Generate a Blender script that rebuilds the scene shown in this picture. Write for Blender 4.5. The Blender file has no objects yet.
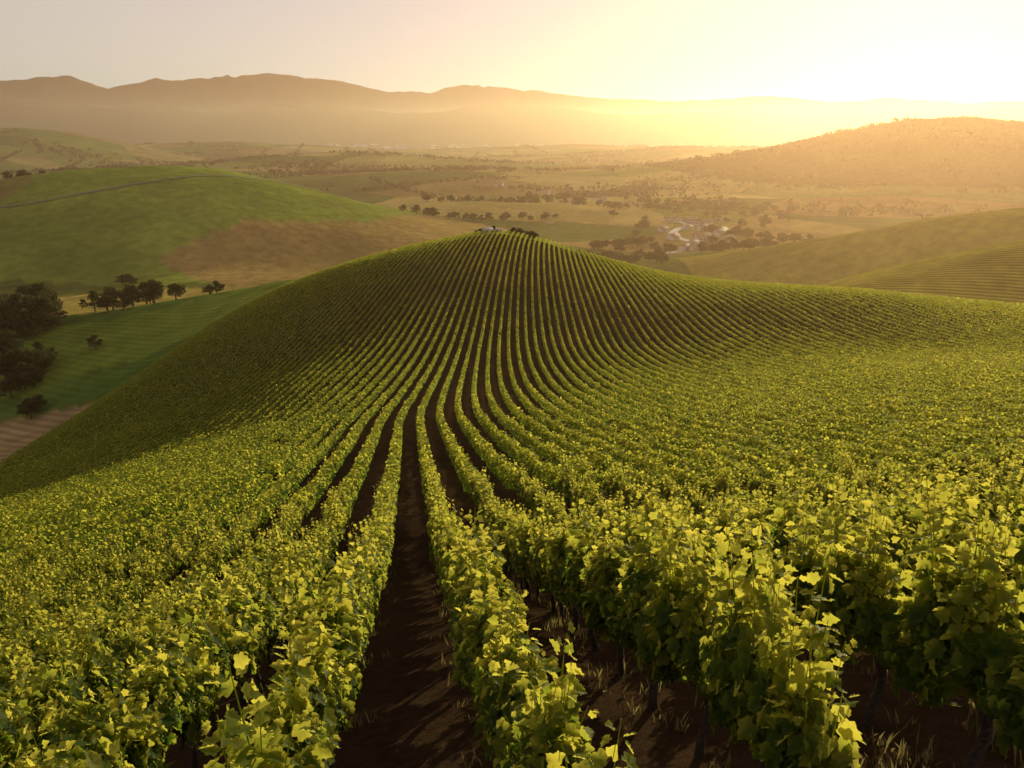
import bpy, math, random, time
import numpy as np
from mathutils import Vector, Matrix
T0=time.time()
random.seed(4); rng=np.random.default_rng(7)
scene=bpy.context.scene
col=scene.collection

# ---------------------------------------------------------------- frame of reference
YAW=math.radians(7.7); PITCH=math.radians(17.4); FPX=796.0
cy,sy=math.cos(YAW),math.sin(YAW); cp,sp=math.cos(PITCH),math.sin(PITCH)
def to_world(lat,D): return lat*cy+D*sy, -lat*sy+D*cy
def to_local(X,Y): return X*cy-Y*sy, X*sy+Y*cy
def sight(px,py):
    u=(px-512)/FPX; v=(384-py)/FPX
    f=cp+v*sp
    return u/f,(v*cp-sp)/f      # lateral per forward metre, height per forward metre
def S(px,py,D,dz=0):
    a,b=sight(px,py); return (a*D,D,b*D+dz)

# ---------------------------------------------------------------- terrain heights
def CL(D,h): return (-.136*D,D,h)
ctrl=[ (0,0,-4.3),(0,-12,-1.5),(25,-12,0.5),(-25,-12,-5),(60,-20,3),(-70,-20,-16),(0,-60,10),(100,-60,14),(-90,-70,-14),
 CL(6.4,-6.0),CL(15,-9.9),CL(27,-14.3),CL(40,-18.2),CL(52,-21.2),CL(65,-23.9),CL(80,-26.4),CL(95,-27.7),(-14,110,-27.2),(-12,130,-24.4),
 (-3,165,-19.3),(-3,150,-21.0),
 (4.2,5.9,-5.3),(12,12,-7.0),(25,20,-8.5),
 S(700,560,18,-1),S(1010,600,11,-.2),S(1000,500,26,-.5),S(1020,450,42),S(1020,380,72),S(1024,312,120),S(870,297,127),S(760,296,130),
 S(690,294,134),S(600,267,150),S(545,245,162),S(460,239,165),
 S(700,350,106),S(620,352,108),S(800,348,104),S(920,354,98),S(600,450,53),S(800,450,48),S(880,375,82),S(540,394,82),
 S(200,620,16,-1.2),S(0,768,9,-.5),S(0,600,24,-1.2),S(0,570,34),S(180,510,42),S(300,465,54),
 S(0,490,90),S(60,455,108),S(200,445,82),S(300,394,90),S(110,398,148),S(180,350,160),S(250,306,166),S(330,272,168),S(400,252,168),
 (60,60,-20.0),(110,60,-16),(150,110,-24),(170,40,-10),
 # back slopes
 (0,200,-32),(40,190,-40),(90,168,-39),(150,165,-42),(-35,205,-40),
 S(300,279,225),S(240,290,232),S(170,303,235),S(100,322,228),S(30,342,218),S(-40,350,215),
 S(180,330,205),S(100,362,195),S(20,402,182),S(50,440,155),S(100,415,158),S(0,462,140),S(-40,470,135),(-130,100,-58),(-160,60,-55),
 (0,250,-62),(60,240,-64),(120,225,-64),(180,220,-60),(0,320,-80),(80,320,-76),
 S(1024,243,300),S(930,266,298),S(850,288,292),(250,300,-36),(130,380,-74),(220,380,-72),
 (-100,330,-70),(-200,330,-72),(-250,250,-62),(0,420,-86),(-120,430,-72),(250,200,-52),(300,100,-20),(-300,100,-70)]
C=np.array(ctrl,float); CP=C[:,:2]/100.0
def phi(r2): return 0.5*r2*np.log(np.maximum(r2,1e-12))
n=len(CP)
d2=((CP[:,None]-CP[None])**2).sum(-1)
A=np.zeros((n+3,n+3)); A[:n,:n]=phi(d2)+np.eye(n)*0.0009
A[:n,n]=1; A[:n,n+1:]=CP; A[n,:n]=1; A[n+1:,:n]=CP.T
W=np.linalg.solve(A,np.concatenate([C[:,2],[0,0,0]]))
def tps(lat,D):
    q=np.stack([lat,D],-1)/100.0
    out=np.empty(len(q))
    for i in range(0,len(q),40000):
        qq=q[i:i+40000]
        r2=((qq[:,None]-CP[None])**2).sum(-1)
        out[i:i+40000]=phi(r2)@W[:n]+W[n]+qq@W[n+1:]
    return out
def hsh(ix,iy,s):
    h=(ix.astype(np.int64)*374761393+iy.astype(np.int64)*668265263+s*974634777)&0x7fffffff
    h=((h^(h>>13))*1274126177)&0x7fffffff
    return ((h^(h>>16))&0xffff)/65535.0
def vn(x,y,s=0):
    ix=np.floor(x);iy=np.floor(y);fx=x-ix;fy=y-iy
    fx=fx*fx*(3-2*fx);fy=fy*fy*(3-2*fy)
    a=hsh(ix,iy,s);b=hsh(ix+1,iy,s);c=hsh(ix,iy+1,s);d=hsh(ix+1,iy+1,s)
    return (a*(1-fx)+b*fx)*(1-fy)+(c*(1-fx)+d*fx)*fy-0.5
def fbm(x,y,s=0,o=4):
    r=0;a=1
    for i in range(o):
        r=r+a*vn(x*2**i,y*2**i,s+i*17);a*=.5
    return r
def ss(a,b,x):
    t=np.clip((x-a)/(b-a),0,1);return t*t*(3-2*t)
bumps=[(-268,610,150,120,66),(-470,640,170,130,47),
 (747,1500,240,260,112),(1000,1560,260,300,98),(450,1480,250,200,50),
 (300,460,125,75,44),(430,430,120,90,48),
 (-60,820,170,120,20),(160,1000,200,100,14),
 (-390,2000,300,220,46),(-150,1450,260,170,28),(100,1900,300,180,24),(-700,1500,260,200,30),
 (-1500,2500,280,300,108),(-1950,2600,350,350,112),(-1100,3200,500,300,60),(700,2600,500,250,50),(300,3300,600,300,50)]
mA=np.array([(-300,90),(0,78),(60,80),(110,84),(140,80),(160,75),(185,77),(215,78),(250,75),(280,74),(350,79),(400,80),(430,82),(500,84),(560,92),(610,97),(660,98),(700,96),(770,97),(830,101),(900,98),(960,105),(1024,107),(1400,112)],float)
mB=np.array([(-300,106),(0,101),(70,107),(140,103),(200,109),(260,100),(330,104),(400,109),(470,103),(540,106),(640,110),(700,106),(760,108),(860,104),(940,106),(1024,104),(1400,108)],float)
def hfar(lat,D):
    base=-88+6*fbm(lat/260,D/260,3)*ss(300,700,np.hypot(lat,D))
    acc=0
    for (l,d,sl,sd,a) in bumps:
        q=((lat-l)/sl)**2+((D-d)/sd)**2
        acc=acc+(a*np.exp(-0.5*q))**3
    acc=np.cbrt(acc)
    acc=acc*(1+.08*fbm(lat/110,D/110,9))
    r=np.hypot(lat,D)
    h=base+acc
    fwd=np.maximum(D,1.0)
    pxs=512+FPX*1.06*lat/fwd
    pxs=np.where(D<r*0.5,np.where(lat>0,1400,-300),pxs)
    for prof,R,wd,sd in ((mA,9800,1500,21),(mB,6300,1100,33)):
        py=np.interp(pxs,prof[:,0],prof[:,1])
        v=(384-py)/FPX; sl=(v*cp-sp)/(cp+v*sp)
        th=np.arctan2(lat,D)
        Rr=R+900*vn(th*9,th*0,sd)
        crest=sl*Rr+88
        env=np.exp(-((r-Rr)/wd)**2*1.2)
        rid=1-np.abs(fbm(lat/1000,D/1000,sd,5))*1.1
        h=np.maximum(h,base+crest*env*(.66+.32*rid))
    return h
def H(lat,D):
    lat=np.atleast_1d(np.asarray(lat,float)).ravel();D=np.atleast_1d(np.asarray(D,float)).ravel()
    r=np.hypot(lat-0,D-110)
    w=1-ss(320,430,r)
    out=hfar(lat,D)
    m=w>0
    if m.any(): out[m]=out[m]*(1-w[m])+tps(lat[m],D[m])*w[m]
    out+= 0.10*fbm(lat/6,D/6,5,2)
    return out
def HW(X,Y):
    l,d=to_local(np.asarray(X,float),np.asarray(Y,float)); return H(l,d)

# ---------------------------------------------------------------- helpers
def mk(name,V,F,mats,attrs=None,smooth=False,midx=None):
    me=bpy.data.meshes.new(name)
    V=np.ascontiguousarray(V,dtype=np.float32);F=np.ascontiguousarray(F,dtype=np.int32)
    k=F.shape[1]
    me.vertices.add(len(V));me.vertices.foreach_set('co',V.ravel())
    me.loops.add(F.size);me.loops.foreach_set('vertex_index',F.ravel())
    me.polygons.add(len(F));me.polygons.foreach_set('loop_start',np.arange(0,F.size,k,dtype=np.int32))
    if smooth: me.polygons.foreach_set('use_smooth',np.ones(len(F),dtype=bool))
    for m in mats: me.materials.append(m)
    if midx is not None: me.polygons.foreach_set('material_index',np.asarray(midx,dtype=np.int32))
    me.update(calc_edges=True)
    if attrs:
        for nm,(ty,arr) in attrs.items():
            at=me.attributes.new(nm,ty,'POINT')
            at.data.foreach_set('color' if ty=='FLOAT_COLOR' else 'value',np.ascontiguousarray(arr,dtype=np.float32).ravel())
    return me
def obj(name,me,parent=None,loc=None,**p):
    o=bpy.data.objects.new(name,me);col.objects.link(o)
    if parent is not None:o.parent=parent
    if loc is not None:o.location=loc
    for k,v in p.items():o[k]=v
    return o
class NT:
    def __init__(s,name):
        s.m=bpy.data.materials.new(name);s.m.use_nodes=True;s.t=s.m.node_tree;s.t.nodes.clear()
        s.out=s.n('ShaderNodeOutputMaterial')
    def n(s,ty,**k):
        nd=s.t.nodes.new(ty)
        for a,b in k.items():
            if a.startswith('i_'):nd.inputs[a[2:].replace('_',' ')].default_value=b
            else:setattr(nd,a,b)
        return nd
    def l(s,a,b):s.t.links.new(a,b)
    def ramp(s,fac,stops,interp='LINEAR'):
        r=s.n('ShaderNodeValToRGB');r.color_ramp.interpolation=interp
        e=r.color_ramp.elements
        while len(e)<len(stops):e.new(0.5)
        for i,(p,c) in enumerate(stops):e[i].position=p;e[i].color=(*c,1)
        if fac is not None:s.l(fac,r.inputs[0])
        return r.outputs[0]
    def noise(s,vec,scale,detail=4,rough=.55):
        x=s.n('ShaderNodeTexNoise');x.inputs['Scale'].default_value=scale;x.inputs['Detail'].default_value=detail;x.inputs['Roughness'].default_value=rough
        if vec is not None:s.l(vec,x.inputs['Vector'])
        return x.outputs['Fac']
    def mix(s,f,a,b,bt='MIX'):
        x=s.n('ShaderNodeMix',data_type='RGBA',blend_type=bt)
        for sock,val in ((x.inputs[0],f),(x.inputs[6],a),(x.inputs[7],b)):
            if hasattr(val,'is_linked'):s.l(val,sock)
            elif isinstance(val,(tuple,list)):sock.default_value=(*val,1)
            else:sock.default_value=val
        return x.outputs[2]
    def math(s,op,a,b=None):
        x=s.n('ShaderNodeMath',operation=op)
        for i,v in enumerate((a,b)):
            if v is None:continue
            if hasattr(v,'is_linked'):s.l(v,x.inputs[i])
            else:x.inputs[i].default_value=v
        return x.outputs[0]
def leaf_mat(name,c0,c1,c2,t0,t1,tr=.5,rough=.45,spec=.3):
    s=NT(name)
    a=s.n('ShaderNodeAttribute',attribute_name='tint')
    oi=s.n('ShaderNodeObjectInfo')
    f=s.math('ADD',a.outputs['Fac'],s.math('MULTIPLY',s.math('SUBTRACT',oi.outputs['Random'],.5),.14))
    c=s.ramp(f,[(0,c0),(.5,c1),(1,c2)])
    t=s.ramp(f,[(0,t0),(.4,tuple((a_+b_)/2 for a_,b_ in zip(t0,t1))),(1,t1)])
    p=s.n('ShaderNodeBsdfPrincipled');s.l(c,p.inputs['Base Color']);p.inputs['Roughness'].default_value=rough
    p.inputs['Specular IOR Level'].default_value=spec
    q=s.n('ShaderNodeBsdfTranslucent');s.l(t,q.inputs['Color'])
    m=s.n('ShaderNodeMixShader');m.inputs[0].default_value=tr
    s.l(p.outputs[0],m.inputs[1]);s.l(q.outputs[0],m.inputs[2]);s.l(m.outputs[0],s.out.inputs[0])
    return s.m
def simple(name,c0,c1,scale=8,rough=.8,bump=0):
    s=NT(name);g=s.n('ShaderNodeTexCoord')
    f=s.noise(g.outputs['Object'],scale,5)
    c=s.ramp(f,[(.3,c0),(.7,c1)])
    p=s.n('ShaderNodeBsdfPrincipled');s.l(c,p.inputs['Base Color']);p.inputs['Roughness'].default_value=rough
    if bump:
        b=s.n('ShaderNodeBump');b.inputs['Strength'].default_value=bump;b.inputs['Distance'].default_value=.02;s.l(f,b.inputs['Height']);s.l(b.outputs[0],p.inputs['Normal'])
    s.l(p.outputs[0],s.out.inputs[0]);return s.m
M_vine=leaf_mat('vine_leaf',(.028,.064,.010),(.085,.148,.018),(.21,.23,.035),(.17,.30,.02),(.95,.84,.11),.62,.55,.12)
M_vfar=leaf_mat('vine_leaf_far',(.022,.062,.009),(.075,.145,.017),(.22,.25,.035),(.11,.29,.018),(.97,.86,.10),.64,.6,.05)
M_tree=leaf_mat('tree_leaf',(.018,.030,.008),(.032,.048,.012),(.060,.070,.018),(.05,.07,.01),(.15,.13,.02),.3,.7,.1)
M_wood=leaf_mat('wood_leaf',(.036,.034,.013),(.044,.040,.015),(.052,.046,.017),(.05,.04,.01),(.06,.05,.01),.12,.9,0)
M_bark=simple('vine_bark',(.035,.022,.014),(.10,.066,.042),30,.9,.8)
M_tbark=simple('tree_bark',(.04,.03,.02),(.09,.065,.045),6,.9)
M_wall=simple('render_wall',(.55,.49,.42),(.68,.62,.54),1)
M_roof=simple('clay_roof',(.24,.14,.08),(.34,.21,.13),3)
M_glass=simple('window_glass',(.03,.035,.04),(.05,.055,.06),3,.2)
M_door=simple('door_wood',(.10,.06,.035),(.15,.09,.05),6)
M_road=simple('road_gravel',(.48,.42,.34),(.58,.51,.42),.3)
M_track=simple('track_earth',(.20,.18,.08),(.25,.21,.10),.3)
M_straw=leaf_mat('dry_grass',(.10,.08,.03),(.20,.16,.06),(.32,.26,.11),(.20,.17,.05),(.5,.4,.15),.4,.7,.1)

# ---------------------------------------------------------------- ground sheet
az=np.concatenate([np.radians(np.linspace(-48,48,440)),np.radians(np.linspace(48,312,70)[1:-1])])
NR=640
rr=0.35*(22000/0.35)**(np.linspace(0,1,NR)**0.93)
AZ,RR=np.meshgrid(az,rr)
lat=(RR*np.sin(AZ)).ravel();DD=(RR*np.cos(AZ)).ravel()
Z=H(lat,DD)
X,Y=to_world(lat,DD)
na=len(az)
i=np.arange(NR-1)[:,None]*na+np.arange(na)[None];j=np.arange(NR-1)[:,None]*na+(np.arange(na)[None]+1)%na
F=np.stack([i,j,j+na,i+na],-1).reshape(-1,4)[:,::-1]
# land cover
def inpoly(x,y,P):
    r=np.zeros(len(x),bool);k=len(P)
    for a in range(k):
        x1,y1=P[a];x2,y2=P[(a+1)%k]
        c=((y1>y)!=(y2>y))&(x<(x2-x1)*(y-y1)/((y2-y1) or 1e-9)+x1);r^=c
    return r
VPOLY=[(-62,-12),(-78,60),(-79,100),(-83,140),(-80,170),(-60,186),(0,192),(35,186),(70,172),(115,156),(190,156),(190,-12)]
cov=np.zeros((len(lat),4));
jl=lat+8*fbm(lat/30,DD/30,60);jd=DD+10*fbm(lat/30,DD/30,61)
def setc(m,c,a=1.0):cov[m]=(*c,a)
setc(np.hypot(lat,DD-110)<390,(.14,.16,.03))
setc(inpoly(jl,jd,[(-60,245),(-190,250),(-230,380),(-80,400),(-10,330),(-20,245)]),(.46,.34,.08))
setc(inpoly(jl,jd,[(-80,178),(-200,175),(-200,250),(-20,250),(0,195)]),(.10,.165,.027))
setc(inpoly(jl,jd,[(-80,196),(-130,186),(-200,222),(-200,235),(-100,228),(-30,245),(0,240),(-50,212)]),(.19,.25,.036))
setc(inpoly(jl,jd,[(-82,105),(-84,172),(-108,176),(-190,160),(-190,110)]),(.38,.26,.12))
setc(inpoly(jl,jd,[(-650,430),(-650,900),(-120,900),(-70,640),(-90,540),(-120,400)]),(.24,.29,.045))
setc(inpoly(jl,jd,[(-140,390),(-200,450),(-170,510),(-100,560),(-60,700),(20,660),(20,560),(-10,430)]),(.37,.25,.08))
setc(inpoly(jl,jd,[(-420,500),(-460,590),(-340,600),(-330,520)]),(.27,.22,.06))
setc((np.abs(jl+60)<210)&(jd>720)&(jd<950),(.42,.30,.10),.85)
setc(inpoly(lat,DD,[(90,250),(90,370),(380,400),(380,230)]),(.36,.31,.04))
setc(inpoly(lat,DD,[(110,385),(110,540),(600,560),(600,405)]),(.34,.28,.045))
big=((lat-800)/560)**2+((DD-1500)/480)**2<1
setc(big,(.040,.037,.015),.95)
vm=inpoly(lat,DD,VPOLY);setc(vm,(.062,.037,.021))
stripe=np.zeros(len(lat));
stripe[inpoly(lat,DD,[(90,250),(90,370),(380,400),(380,230)])]=.7
stripe[inpoly(jl,jd,[(-82,105),(-84,172),(-108,176),(-190,160),(-190,110)])]=.35
stripe[inpoly(lat,DD,[(-80,178),(-200,175),(-200,250),(-20,250),(0,195)])]=.22
fr=ss(3000,4800,np.hypot(lat,DD))
cov[:,:3]=cov[:,:3]*(1-fr[:,None])+np.array([.065,.048,.040])*fr[:,None];cov[:,3]=np.maximum(cov[:,3],fr)
soil=vm.astype(float)
me=mk('ground',np.stack([X,Y,Z],-1),F,[],{'cover':('FLOAT_COLOR',cov),'stripe':('FLOAT',stripe),'soil':('FLOAT',soil)},True)
s=NT('ground_cover')
g=s.n('ShaderNodeNewGeometry');pos=g.outputs['Position']
vo=s.n('ShaderNodeTexVoronoi');vo.inputs['Scale'].default_value=1
mp=s.n('ShaderNodeMapping');mp.inputs['Scale'].default_value=(1/210,1/150,0);mp.inputs['Rotation'].default_value=(0,0,.5)
s.l(pos,mp.inputs[0]);s.l(mp.outputs[0],vo.inputs['Vector'])
sep=s.n('ShaderNodeSeparateColor');s.l(vo.outputs['Color'],sep.inputs[0])
patch=s.ramp(sep.outputs[0],[(0,(.15,.18,.04)),(.2,(.36,.25,.08)),(.38,(.20,.22,.045)),(.55,(.28,.18,.06)),(.7,(.09,.12,.028)),(.85,(.38,.29,.09))],'CONSTANT')
ca=s.n('ShaderNodeAttribute',attribute_name='cover');st=s.n('ShaderNodeAttribute',attribute_name='stripe');so=s.n('ShaderNodeAttribute',attribute_name='soil')
c=s.mix(ca.outputs['Alpha'],patch,ca.outputs['Color'])
n1=s.noise(pos,.012,6,.6);n2=s.noise(pos,.15,5,.6);n3=s.noise(pos,5,6,.7);n4=s.noise(pos,38,3,.6)
c=s.mix(1,c,s.ramp(n1,[(.3,(.62,.66,.62)),(.7,(1.35,1.3,1.25))]),'MULTIPLY')
c=s.mix(1,c,s.ramp(n2,[(.3,(.75,.75,.75)),(.7,(1.25,1.25,1.2))]),'MULTIPLY')
wv=s.n('ShaderNodeTexWave');wv.inputs['Scale'].default_value=.14;wv.inputs['Distortion'].default_value=.6;wv.inputs['Detail Scale'].default_value=.02
m2=s.n('ShaderNodeMapping');m2.inputs['Rotation'].default_value=(0,0,-.9);s.l(pos,m2.inputs[0]);s.l(m2.outputs[0],wv.inputs['Vector'])
c=s.mix(st.outputs['Fac'],c,s.mix(1,c,s.ramp(wv.outputs['Fac'],[(.2,(.45,.45,.45)),(.7,(1.3,1.3,1.2))]),'MULTIPLY'))
sc=s.ramp(n3,[(.3,(.6,.58,.55)),(.5,(1,1,1)),(.75,(1.35,1.3,1.2))])
sc2=s.ramp(n4,[(.35,(.75,.75,.75)),(.6,(1.05,1.05,1.05)),(.72,(1.6,1.5,1.2))])
c=s.mix(so.outputs['Fac'],c,s.mix(1,s.mix(1,c,sc,'MULTIPLY'),sc2,'MULTIPLY'))
p=s.n('ShaderNodeBsdfPrincipled');p.inputs['Roughness'].default_value=.95;p.inputs['Specular IOR Level'].default_value=.0
s.l(c,p.inputs['Base Color'])
b=s.n('ShaderNodeBump');b.inputs['Strength'].default_value=.6;b.inputs['Distance'].default_value=.06
s.l(s.math('ADD',n3,s.math('MULTIPLY',n4,.25)),b.inputs['Height'])
b2=s.n('ShaderNodeBump');b2.inputs['Strength'].default_value=.5;b2.inputs['Distance'].default_value=7;s.l(s.noise(pos,.05,7,.65),b2.inputs['Height'])
mixn=s.mix(so.outputs['Fac'],b2.outputs[0],b.outputs[0]);s.l(mixn,p.inputs['Normal'])
s.l(p.outputs[0],s.out.inputs[0]);me.materials.append(s.m)
obj('ground',me,kind='structure')
print('terrain',time.time()-T0)

# ---------------------------------------------------------------- leaves
out=[(0,-.05),(.20,-.20),(.40,-.10),(.40,.12),(.54,.30),(.46,.46),(.30,.52),(.24,.74),(.10,.84),(0,1.0)]
outl=out+[(-x,y) for x,y in out[-2:0:-1]]
LT=np.array([(0,.28,-.10)]+[(x,y,.10*abs(x)*2-.26*y*y+(.05 if k%2 else -.05)) for k,(x,y) in enumerate(outl)])
no=len(outl);LF=np.array([(0,1+a,1+(a+1)%no) for a in range(no)])
QT=np.array([(0,-.1,0),(.48,.4,.14),(0,1,-.08),(-.48,.4,.14)]);QF=np.array([(0,1,2,3)])
def nrm(a):return a/np.maximum(np.linalg.norm(a,axis=-1,keepdims=True),1e-9)
def leaves(P,N,T,Sz,tv,tf):
    N=nrm(N);T=nrm(T-(T*N).sum(-1,keepdims=True)*N);B=np.cross(N,T)
    V=P[:,None]+Sz[:,None,None]*(tv[None,:,0:1]*B[:,None]+tv[None,:,1:2]*T[:,None]+tv[None,:,2:3]*N[:,None])
    k=len(tv);Fc=tf[None]+(np.arange(len(P))*k)[:,None,None]
    return V.reshape(-1,3),Fc.reshape(-1,tf.shape[1])
def tube(pts,rad,sides=6):
    pts=np.array(pts,float);V=[];F=[]
    for a,pnt in enumerate(pts):
        t=pts[min(a+1,len(pts)-1)]-pts[max(a-1,0)];t/=np.linalg.norm(t)+1e-9
        u=np.cross(t,(.3,.9,.1));u/=np.linalg.norm(u);w=np.cross(t,u)
        for q in range(sides):
            an=2*math.pi*q/sides;V.append(pnt+rad[a]*(math.cos(an)*u+math.sin(an)*w))
    for a in range(len(pts)-1):
        for q in range(sides):
            i0=a*sides+q;i1=a*sides+(q+1)%sides;F+= [(i0,i1,i1+sides),(i0,i1+sides,i0+sides)]
    return np.array(V),np.array(F)
def join(parts):
    V=[];F=[];o=0
    for v,f in parts:V.append(v);F.append(f+o);o+=len(v)
    return np.concatenate(V),np.concatenate(F)
def vine_variant(seed,ptall=.25,ext=(.2,.5)):
    r=np.random.default_rng(seed)
    P=[];N=[];Tt=[];Sz=[];ti=[];stems=[]
    for k in range(32):
        y0=r.uniform(-.72,.72);side=r.choice([-1,1]);tall=r.random()<ptall;top=r.uniform(.46,.88)+(r.uniform(*ext) if tall else 0)
        lx=side*r.uniform(.02,.25);ly=r.normal(0,.14);droop=0 if tall else r.uniform(0,.25)*(r.random()<.5)
        def pt(t):return np.array([lx*t**1.3+side*droop*max(0,t-.55),y0+ly*t,.86+top*t-droop*1.1*max(0,t-.6)])
        pts=[pt(t) for t in np.linspace(0,1,7)]
        stems.append(tube(pts,np.linspace(.008,.003,7),3))
        m=int(15+top*13)
        for q in range(m):
            t=(q+.5)/m;b=pt(t);sd=1 if q%2 else -1
            oa=r.uniform(-1,1)*.9+(0 if sd>0 else math.pi)
            dirv=np.array([math.cos(oa),math.sin(oa),r.uniform(-.2,.5)])
            sz=(.136-.08*max(0,t-.6)/.4)*r.uniform(.65,1.3)
            P.append(b+dirv*.05);Tt.append(dirv+np.array([0,0,-.35+.8*(t>.8)]))
            N.append(np.array([side*.25,0,.6])+r.normal(0,.55,3))
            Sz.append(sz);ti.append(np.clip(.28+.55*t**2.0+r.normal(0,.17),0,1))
    m=480
    for q in range(m):
        an=r.uniform(-.25,math.pi+.25);x=math.cos(an)*r.uniform(.14,.30);z=1.14+math.sin(an)*.42*r.uniform(.6,1.05)-(.12 if r.random()<.2 else 0)
        P.append((x,r.uniform(-.74,.74),z));o=np.array([math.cos(an),r.normal(0,.3),math.sin(an)*.7+.3])
        N.append(o+r.normal(0,.45,3));Tt.append(np.array([math.cos(an)*.4,r.normal(0,.6),-.8]))
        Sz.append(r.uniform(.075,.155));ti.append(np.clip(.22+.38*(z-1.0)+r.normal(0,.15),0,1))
    V,Fc=leaves(np.array(P),np.array(N),np.array(Tt),np.array(Sz),LT,LF)
    tint=np.repeat(np.array(ti),len(LT))
    # paler rim, darker heart of every leaf
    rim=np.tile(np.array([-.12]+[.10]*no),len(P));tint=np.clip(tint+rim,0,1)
    sv,sf=join(stems)
    V2,F2=join([(V,Fc),(sv,sf)])
    tint=np.concatenate([tint,np.full(len(sv),.35)])
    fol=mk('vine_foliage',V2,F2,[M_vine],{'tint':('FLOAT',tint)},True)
    # gnarled trunk with two cordon arms
    pts=[(r.normal(0,.02),r.normal(0,.02),z) for z in (-.15,.0,.18,.38,.58,.76)]
    pts=[(p[0]+.03*math.sin(p[2]*7+seed),p[1]+.03*math.cos(p[2]*6+seed),p[2]) for p in pts]
    h=pts[-1]
    t1=tube(pts,[.075,.06,.048,.045,.043,.05],8)
    a1=tube([h,(h[0]+.01,h[1]+.15,.85),(.0,.4,.88),(0,.72,.87)],[.045,.035,.026,.016],6)
    a2=tube([h,(h[0]-.01,h[1]-.15,.84),(.01,-.4,.87),(0,-.72,.88)],[.045,.033,.025,.016],6)
    tv,tf=join([t1,a1,a2]);tr=mk('vine_trunk',tv,tf,[M_bark],smooth=True)
    return fol,tr
VAR=[vine_variant(100+k) for k in range(8)]+[vine_variant(140+k,.5,(.4,.85)) for k in range(3)]

# ---------------------------------------------------------------- vine rows
SP=1.82;STEP=1.3
def conv(y): return 1-.26*ss(25,110,y)-.23*ss(80,175,y)
def tallf(y): return 1-.50*ss(32,120,y)
def rowx(xo,y):
    t=np.clip((y-60)/110,0,None)
    return xo*conv(y)+20*t**1.45
start={2:4.6,4:4.7}
vp=[]
for k in range(-100,255):
    xo=.77+SP*k
    y0=start.get(int(xo),2.4 if abs(xo)<3.5 else 0.0) if xo>0 else 2.0
    ys=np.arange(y0+(0 if abs(xo)<6 else rng.uniform(0,STEP)),230,STEP)
    xs=rowx(xo,ys);dx=(rowx(xo,ys+.5)-rowx(xo,ys-.5))
    vp.append(np.stack([xs,ys,dx,conv(ys),tallf(ys)],-1))
vp=np.concatenate(vp)
vl,vd=to_local(vp[:,0],vp[:,1])
m=inpoly(vl,vd,VPOLY)&(np.abs(np.arctan2(vl,vd))<math.radians(44))&(rng.random(len(vl))>np.where(vd<60,.01,.001))
m|=inpoly(vl,vd,VPOLY)&(np.hypot(vl,vd)<14)&(vd>0)
vp=vp[m];vl=vl[m];vd=vd[m]
vz=HW(vp[:,0],vp[:,1])
dydz=(HW(vp[:,0]+vp[:,2],vp[:,1]+1)-HW(vp[:,0]-vp[:,2],vp[:,1]-1))/2
# visibility of the vine in the photograph's frame
fw=vd*cp-(vz+1.2)*sp;upc=vd*sp+(vz+1.2)*cp
pxv=512+FPX*vl/np.maximum(fw,.1);pyv=384-FPX*upc/np.maximum(fw,.1)
vis=(fw>1)&(pxv>-30-600/fw)&(pxv<1054+600/fw)&(pyv<780+1400/fw)
order=np.argsort(np.where(vis,fw,1e6))
near=order[:300];far=np.setdiff1d(np.arange(len(vp)),near)
far=far[fw[far]>8.5]
print('vines',len(vp),'near to',fw[near].max())
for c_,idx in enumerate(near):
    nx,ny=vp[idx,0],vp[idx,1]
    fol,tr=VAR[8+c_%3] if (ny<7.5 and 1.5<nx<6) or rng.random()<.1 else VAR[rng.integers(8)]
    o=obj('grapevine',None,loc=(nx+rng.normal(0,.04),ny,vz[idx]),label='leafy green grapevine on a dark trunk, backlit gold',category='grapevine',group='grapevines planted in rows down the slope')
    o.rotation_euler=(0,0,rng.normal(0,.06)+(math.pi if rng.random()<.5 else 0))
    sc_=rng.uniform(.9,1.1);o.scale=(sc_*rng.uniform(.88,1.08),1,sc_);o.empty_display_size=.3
    obj('trunk',tr,parent=o);obj('foliage',fol,parent=o)
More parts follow.
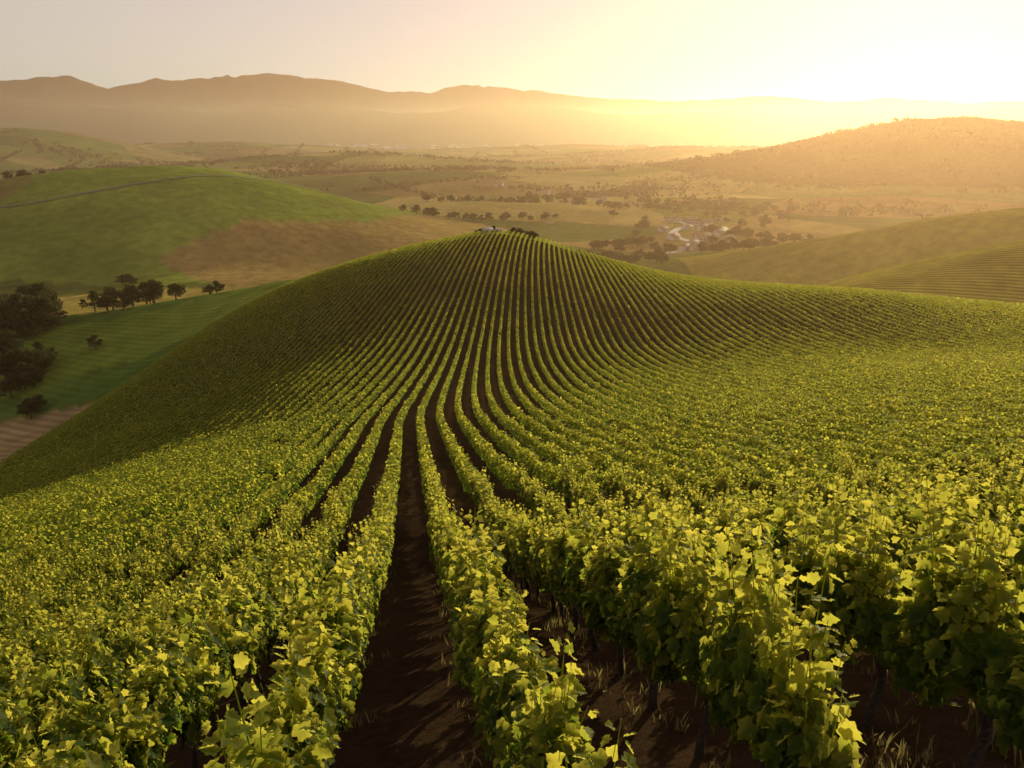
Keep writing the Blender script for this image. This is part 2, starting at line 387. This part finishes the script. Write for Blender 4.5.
def lod(ids,nl,size,crisp=0.0):
    mcount=len(ids)*nl
    base=np.repeat(ids,nl)
    cm=vp[base,3]*.9+.1;hm=vp[base,4]
    an=rng.uniform(-.4,math.pi+.4,mcount);ra=np.sqrt(rng.uniform(.25+.3*crisp,1,mcount))
    vs=np.repeat(rng.uniform(.88+.06*crisp,1.15-.07*crisp,len(ids)),nl)
    x=np.cos(an)*(.32-.08*crisp)*ra*vs*cm*cm
    z=(1.10+np.sin(an)*.58*ra)*vs*hm
    spike=rng.random(mcount)<.10*(1-.7*crisp);z=np.where(spike,z+rng.uniform(0,.4,mcount)*hm*hm,z)
    y=rng.uniform(-.68,.68,mcount)
    P=np.stack([vp[base,0]+x+vp[base,2]*y,vp[base,1]+y,vz[base]+z+dydz[base]*y],-1)
    N=np.stack([np.cos(an)*.6,rng.normal(0,.3,mcount),np.sin(an)*.5+.4],-1)+rng.normal(0,.42-.1*crisp,(mcount,3))
    Tt=np.stack([np.cos(an)*.4,rng.normal(0,.6,mcount),-.6+rng.normal(0,.3,mcount)],-1)
    Sz=size*rng.uniform(.7,1.3,mcount)
    V,Fc=leaves(P,N,Tt,Sz,QT,QF)
    vt=np.repeat(rng.normal(0,.04,len(ids)),nl)
    h_=np.clip((z/hm-.85)/.85,0,1)  # lit row tops and shaded lower sides put into the leaf tint
    # slope light painted into the tint: sunlit gold rightwards, shaded green leftwards
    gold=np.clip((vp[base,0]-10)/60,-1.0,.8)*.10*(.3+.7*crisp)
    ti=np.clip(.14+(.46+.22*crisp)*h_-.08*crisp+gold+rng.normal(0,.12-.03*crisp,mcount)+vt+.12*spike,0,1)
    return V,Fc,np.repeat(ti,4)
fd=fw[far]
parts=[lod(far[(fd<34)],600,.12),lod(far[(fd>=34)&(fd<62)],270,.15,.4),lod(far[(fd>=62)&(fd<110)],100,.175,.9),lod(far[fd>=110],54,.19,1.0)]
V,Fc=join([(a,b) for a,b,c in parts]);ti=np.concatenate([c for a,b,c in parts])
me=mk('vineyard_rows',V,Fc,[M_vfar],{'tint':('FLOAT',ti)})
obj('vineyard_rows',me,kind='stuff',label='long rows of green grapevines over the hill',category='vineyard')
print('rows',len(Fc),time.time()-T0)

# ---------------------------------------------------------------- dry grass between the near rows
gp=[]
for k in range(520):
    x_=rng.uniform(2.2,11);y_=rng.uniform(2.5,12)
    if k%3==0:x_=rng.choice([-1.05,.77,2.59,4.41])+rng.normal(0,.22);y_=rng.uniform(3,22)
    m_=rng.integers(5,16)
    gp.append(np.stack([x_+rng.normal(0,.07,m_),y_+rng.normal(0,.07,m_),rng.uniform(.06,.26,m_)*(1.8 if (x_>5 and y_<6) else 1)],-1))
gp=np.concatenate(gp);gz=HW(gp[:,0],gp[:,1])
GT=np.array([(-.03,0,0),(.03,0,0),(.02,.6,.05),(0,1,.22)])
V,Fc=leaves(np.stack([gp[:,0],gp[:,1],gz-.02],-1),np.stack([rng.normal(0,1,len(gp)),rng.normal(0,1,len(gp)),rng.normal(0,.1,len(gp))],-1),np.stack([rng.normal(0,.3,len(gp)),rng.normal(0,.3,len(gp)),np.ones(len(gp))],-1),gp[:,2],GT,QF)
obj('dry_grass',mk('dry_grass',V,Fc,[M_straw],{'tint':('FLOAT',np.repeat(rng.uniform(0,1,len(gp)),4))}),kind='stuff',label='sparse dry grass tufts on the soil between vines',category='grass')

# ---------------------------------------------------------------- trees
def tree_variant(seed,spread=.42,nq=1500):
    r=np.random.default_rng(seed);tubes=[]
    tubes.append(tube([(0,0,-.3),(.1,.05,1.5),(0,.1,3.2),(.15,0,5.2),(.1,.1,7.4)],[.42,.30,.24,.16,.06],8))
    cl=[]
    for k in range(11):
        z0=r.uniform(1.4,5.5);an=r.uniform(0,2*math.pi);L=r.uniform(2.0,4.4)*spread/.42*.8
        e=np.array([math.cos(an)*L,math.sin(an)*L,z0+r.uniform(.6,2.6)])
        tubes.append(tube([(.05,.05,z0),tuple(e*.5+np.array([0,0,z0*.5-.1])),tuple(e)],[.13,.08,.03],5))
        cl.append((e,r.uniform(1.2,2.0)))
    for k in range(7):
        an=r.uniform(0,2*math.pi);q=r.uniform(0,1.6);cl.append((np.array([math.cos(an)*q,math.sin(an)*q,r.uniform(5.5,8.8)]),r.uniform(1.0,1.8)))
    tv,tf=join(tubes);trunk=mk('tree_trunk',tv,tf,[M_tbark],smooth=True)
    P=[];N=[];ti=[]
    for c0,rd in cl:
        m=int(nq/len(cl)*rd/1.4);d=nrm(r.normal(0,1,(m,3)));q=rd*r.uniform(.45,1.0,m)**.6
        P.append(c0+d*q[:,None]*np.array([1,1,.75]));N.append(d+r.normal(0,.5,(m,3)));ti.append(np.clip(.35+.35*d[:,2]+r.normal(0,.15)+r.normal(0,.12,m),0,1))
    P=np.concatenate(P);N=np.concatenate(N);ti=np.concatenate(ti)
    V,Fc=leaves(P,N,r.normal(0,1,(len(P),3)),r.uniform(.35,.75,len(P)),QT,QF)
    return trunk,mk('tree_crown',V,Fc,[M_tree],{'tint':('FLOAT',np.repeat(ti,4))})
TV=[tree_variant(30+k,sp_) for k,sp_ in enumerate((.42,.36,.48,.30,.40,.5))]
def tree(px,D,h,wide=1.0,kind=None):
    a,_=sight(px,250);la=a*D*1.0
    X_,Y_=to_world(la,D);z=float(HW([X_],[Y_])[0])
    t,c_=TV[random.randrange(6)] if kind is None else TV[kind]
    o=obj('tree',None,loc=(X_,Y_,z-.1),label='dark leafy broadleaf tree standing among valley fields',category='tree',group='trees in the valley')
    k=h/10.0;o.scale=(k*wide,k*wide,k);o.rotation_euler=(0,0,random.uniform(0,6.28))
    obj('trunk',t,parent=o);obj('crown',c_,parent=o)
tl=[]
R=random.uniform
for k in range(24):tl.append((R(-20,38),R(222,285),R(8,13),1.05))
for k in range(16):tl.append((R(-20,22),R(182,225),R(6,10),1.05))
for k in range(3):tl.append((R(-10,12),R(168,184),R(4,6),1.1))
for k in range(12):tl.append((R(82,148),R(238,262),R(5.5,9),1.05))
for q in ((170,245,6),(212,250,4.5),(205,255,4),(80,205,4),(268,335,6),(350,310,5),(372,330,5),(402,330,6),(415,340,5),(125,400,8),(118,410,6),(390,420,7),(398,425,6)):tl.append((*q,1.2))
for k in range(12):tl.append((R(590,665),R(260,330),R(7,11),1.2))
def line(x0,d0,x1,d1,n_,h0=7,h1=12,j=6):
    for k in range(n_):
        t=(k+R(0,1))/n_;tl.append((x0+(x1-x0)*t+R(-1,1)*j*.6,d0+(d1-d0)*t+R(-j,j),R(h0,h1),1.5))
line(575,560,665,520,16,6,9);line(700,700,820,640,20,6,9);line(600,860,760,880,18,6,10);line(400,660,560,740,18,5,8)
line(20,640,130,700,12,6,10);line(425,850,600,900,16,6,10);line(640,930,860,860,18,6,10)
line(590,600,650,640,14,6,9);line(700,560,770,590,14,6,9)
for k in range(46):tl.append((R(610,790),R(570,860),R(5,9),1.6))
tl=[t for t in tl if not (668<t[0]<700 and 620<t[1]<800)]
for k in range(10):tl.append((R(474,540),R(166,171),R(1.5,2.3),1.5))
tl=tl[:298]
for t in tl:tree(*t)
print('trees',len(tl),time.time()-T0)
# far woodland: massed crowns on the hazy hills and along the valley hedgerows
def wood():
    P=[]
    def add(la,d,rad,k=14,sz=4):
        z=H(la,d)
        for a_,b_,c_ in zip(la,d,z):
            q=rng.normal(0,1,(k,3));q/=np.linalg.norm(q,axis=1,keepdims=True)+1e-9
            x_,y_=to_world(a_,b_);r_=rad*rng.uniform(.6,1.3)
            P.append(np.concatenate([np.array([x_,y_,c_+r_*.4])+q*r_*np.array([1,1,.7]),q,np.full((k,1),sz)],1))
    n_=4200;la=rng.normal(780,290,n_);d=rng.uniform(1100,1750,n_);mk_=fbm(la/120,d/120,77)>-.3
    add(la[mk_],d[mk_],2.2,10,2.0)
    # hedgerows on the plain
    for k in range(90):
        x0=rng.uniform(-1500,1200);d0=rng.uniform(900,3200);L=rng.uniform(100,500);an=rng.choice([.25,1.75])+rng.normal(0,.15)
        t=np.arange(0,L,8.0);t=t[rng.random(len(t))<.8];la=x0+np.cos(an)*t+rng.normal(0,2,len(t));d=d0+np.sin(an)*t+rng.normal(0,2,len(t))
        if len(t):add(la,d,4.5,12,3.6)
    for k in range(60):
        x0=rng.uniform(-1500,1000);d0=rng.uniform(900,3000);m_=rng.integers(20,80)
        add(x0+rng.normal(0,60,m_),d0+rng.normal(0,30,m_),5,12,4)
    A_=np.concatenate(P);N=A_[:,3:6]+rng.normal(0,.4,(len(A_),3))
    V,Fc=leaves(A_[:,:3],N,rng.normal(0,1,(len(A_),3)),A_[:,6]*rng.uniform(.7,1.3,len(A_)),QT,QF)
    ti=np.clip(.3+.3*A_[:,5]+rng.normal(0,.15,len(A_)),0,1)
    obj('woodland',mk('woodland',V,Fc,[M_wood],{'tint':('FLOAT',np.repeat(ti,4))}),kind='stuff',label='massed dark trees on the hazy hill and plain',category='woodland')
wood()

# ---------------------------------------------------------------- houses
def boxm(name,x0,x1,y0,y1,z0,z1,mat):
    V=np.array([(x,y,z) for z in (z0,z1) for x,y in ((x0,y0),(x1,y0),(x1,y1),(x0,y1))])
    F=np.array([(3,2,1,0),(4,5,6,7),(0,1,5,4),(1,2,6,5),(2,3,7,6),(3,0,4,7)])
    return mk(name,V,F,[mat])
L_,B_,Hh=5.5,3.6,3.4
wv_=np.array([(-L_,-B_,-1),(L_,-B_,-1),(L_,B_,-1),(-L_,B_,-1),(-L_,-B_,Hh),(L_,-B_,Hh),(L_,B_,Hh),(-L_,B_,Hh),(-L_,0,Hh+2),(L_,0,Hh+2)])
wf=[(0,1,5),(0,5,4),(2,3,7),(2,7,6),(1,2,6),(1,6,5),(5,6,9),(3,0,4),(3,4,7),(4,8,7)]
wall=mk('house_wall',wv_,np.array(wf),[M_wall])
e=.4;rt=Hh+2.12;re=Hh-.12
rv=np.array([(-L_-e,-B_-e,re),(L_+e,-B_-e,re),(L_+e,0,rt),(-L_-e,0,rt),(L_+e,B_+e,re),(-L_-e,B_+e,re)]);rv=np.concatenate([rv,rv-np.array([0,0,.1])])
rf=np.array([(0,1,2,3),(3,2,4,5),(9,8,7,6),(11,10,8,9),(0,6,7,1),(5,4,10,11),(0,3,9,6),(3,5,11,9),(1,7,8,2),(2,8,10,4)])
roof=mk('house_roof',rv,rf,[M_roof]);roofw=mk('shed_roof',rv,rf,[M_wall])
door=boxm('house_door',-.5,.5,-B_-.06,-B_+.02,0,2.1,M_door)
wins=[boxm('house_window',x-.55,x+.55,-B_-.05,-B_+.02,1.1,2.3,M_glass) for x in (-3.4,-1.9,2.0,3.8)]
chim=boxm('house_chimney',2,2.7,.6,1.3,Hh+1,Hh+2.8,M_wall)
def house(px,D,sc_=1.0,rot=0,lab='small pale rendered house with a clay tile roof',rm=None,dz=0):
    a,_=sight(px,250);la=a*D;X_,Y_=to_world(la,D);z=float(HW([X_],[Y_])[0])+dz
    nm_,ct_,gr_=('house','house','houses in the valley village') if rm is None else ('shed','shed','small sheds on the hilltop')
    o=obj(nm_,None,loc=(X_,Y_,z),label=lab,category=ct_,group=gr_);o.scale=(sc_,)*3;o.rotation_euler=(0,0,rot)
    obj('wall',wall,parent=o);r_=obj('roof',rm or roof,parent=o);obj('door',door,parent=o)
    if rm is None:obj('chimney',chim,parent=r_)
    for w in wins:obj('window',w,parent=o)
for k in range(20):house(R(645,740),R(570,800),R(.7,1.15),R(-.8,.8))
house(488,165,.18,.2,'tiny white shed on the hilltop beside low trees',roofw,.35)
house(499,165,.12,-.3,'tiny white shed on the hilltop beside low trees',roofw,.45)
for q in ((500,1250),(545,1180),(575,900),(600,960),(520,1000)):house(q[0],q[1],1,R(-.6,.6))
# far town
tv=[];tf=[]
n_=0
for k in range(900):
    la=rng.normal(-900,900);d=rng.uniform(3300,5200)
    if k%2:la=rng.normal(300,500)
    z=float(H(la,d)[0]);
    if z>-55: continue
    w=rng.uniform(6,18);h_=rng.uniform(4,10);x_,y_=to_world(la,d)
    tv.append(np.array([(x_+a*w,y_+b*w*.6,z+c*h_-1) for c in (0,1) for a,b in ((-1,-1),(1,-1),(1,1),(-1,1))]));tf.append(np.array([(4,5,6,7),(0,1,5,4),(1,2,6,5),(2,3,7,6),(3,0,4,7)])+n_*8);n_+=1
obj('distant_town',mk('distant_town',np.concatenate(tv),np.concatenate(tf),[M_wall]),kind='stuff',label='hazy pale buildings of a town on the plain',category='town')
# winding road
def road(pts,w,name,mat):
    pts=np.array(pts,float);t=np.linspace(0,len(pts)-1,160);i0=np.clip(t.astype(int),0,len(pts)-2);f=t-i0
    def cr(i,f):
        p0=pts[np.clip(i-1,0,None)];p1=pts[i];p2=pts[i+1];p3=pts[np.clip(i+2,None,len(pts)-1)];f=f[:,None]
        return .5*(2*p1+(p2-p0)*f+(2*p0-5*p1+4*p2-p3)*f**2+(3*p1-p0-3*p2+p3)*f**3)
    c_=cr(i0,f);d=np.gradient(c_,axis=0);d/=np.linalg.norm(d,axis=1,keepdims=True);nn=np.stack([-d[:,1],d[:,0]],-1)
    V=[]
    for o_ in (-1,-.33,.33,1):
        q=c_+nn*w*o_;z=H(q[:,0],q[:,1])+.5;x_,y_=to_world(q[:,0],q[:,1]);V.append(np.stack([x_,y_,z],-1))
    V=np.stack(V,1).reshape(-1,3);F=[(a*4+b,a*4+b+1,a*4+b+5,a*4+b+4) for a in range(159) for b in range(3)]
    obj(name,mk(name,V,np.array(F),[mat],smooth=True),kind='structure')
road([(112,580),(134,610),(146,645),(136,680),(146,710),(160,735),(158,765)],3.4,'road',M_road)
road([(-40,640),(-150,650),(-250,545),(-330,510),(-420,520)],1.3,'track',M_track)

# ---------------------------------------------------------------- air haze
def hazebox(name,top,dens,an,colr):
    bm=boxm(name,-16000-top,16000+top,-3000-top,14000+top,-300-top*.1,top,M_wall);bm.materials.clear()
    s=NT(name);v=s.n('ShaderNodeVolumeScatter');v.inputs['Color'].default_value=(*colr,1);v.inputs['Density'].default_value=dens;v.inputs['Anisotropy'].default_value=an
    s.l(v.outputs[0],s.out.inputs['Volume']);bm.materials.append(s.m)
    obj(name,bm,kind='structure')
hazebox('haze',170,2.0e-4,.66,(1,.60,.33))
hazebox('upper_haze',620,3.6e-5,.55,(1,.62,.44))

# ---------------------------------------------------------------- sky, sun, camera
SAZ=math.radians(34.2);SEL=math.radians(10.0)
w=bpy.data.worlds.new('World');scene.world=w;w.use_nodes=True
nt=w.node_tree;bg=nt.nodes['Background'];sk=nt.nodes.new('ShaderNodeTexSky');sk.sky_type='NISHITA';sk.sun_disc=False
sk.sun_elevation=SEL;sk.sun_rotation=SAZ;sk.dust_density=.15;sk.air_density=1.0;sk.ozone_density=2.0
mx=nt.nodes.new('ShaderNodeMix');mx.data_type='RGBA';mx.blend_type='MULTIPLY';mx.inputs[0].default_value=1;mx.inputs[7].default_value=(1.14,.87,.86,1)
tc=nt.nodes.new('ShaderNodeTexCoord');sx=nt.nodes.new('ShaderNodeSeparateXYZ');nt.links.new(tc.outputs['Generated'],sx.inputs[0])
mr=nt.nodes.new('ShaderNodeMapRange');mr.inputs[1].default_value=0;mr.inputs[2].default_value=.7;mr.inputs[3].default_value=.62;mr.inputs[4].default_value=.2;mr.interpolation_type='SMOOTHSTEP'
nt.links.new(sx.outputs[2],mr.inputs[0])
m3=nt.nodes.new('ShaderNodeMix');m3.data_type='RGBA';m3.inputs[7].default_value=(6.6,4.9,3.7,1)
nt.links.new(mr.outputs[0],m3.inputs[0])
nt.links.new(sk.outputs[0],mx.inputs[6]);nt.links.new(mx.outputs[2],m3.inputs[6]);nt.links.new(m3.outputs[2],bg.inputs[0]);bg.inputs[1].default_value=.13
sd=bpy.data.lights.new('sun','SUN');sd.energy=5;sd.angle=math.radians(.5);sd.color=(1,.77,.43)
so_=bpy.data.objects.new('sun',sd);col.objects.link(so_)
dirv=Vector((math.sin(SAZ)*math.cos(SEL),math.cos(SAZ)*math.cos(SEL),math.sin(SEL)))
so_.rotation_euler=dirv.to_track_quat('Z','Y').to_euler()
cd=bpy.data.cameras.new('camera');cd.lens=FPX/1024*36;cd.sensor_width=36;cd.clip_start=.1;cd.clip_end=60000
co=bpy.data.objects.new('camera',cd);col.objects.link(co);co.location=(0,0,0);co.rotation_euler=(math.pi/2-PITCH,0,-YAW)
scene.camera=co
scene.view_settings.view_transform='Standard';scene.view_settings.look='None';scene.view_settings.exposure=0
print('done',time.time()-T0)
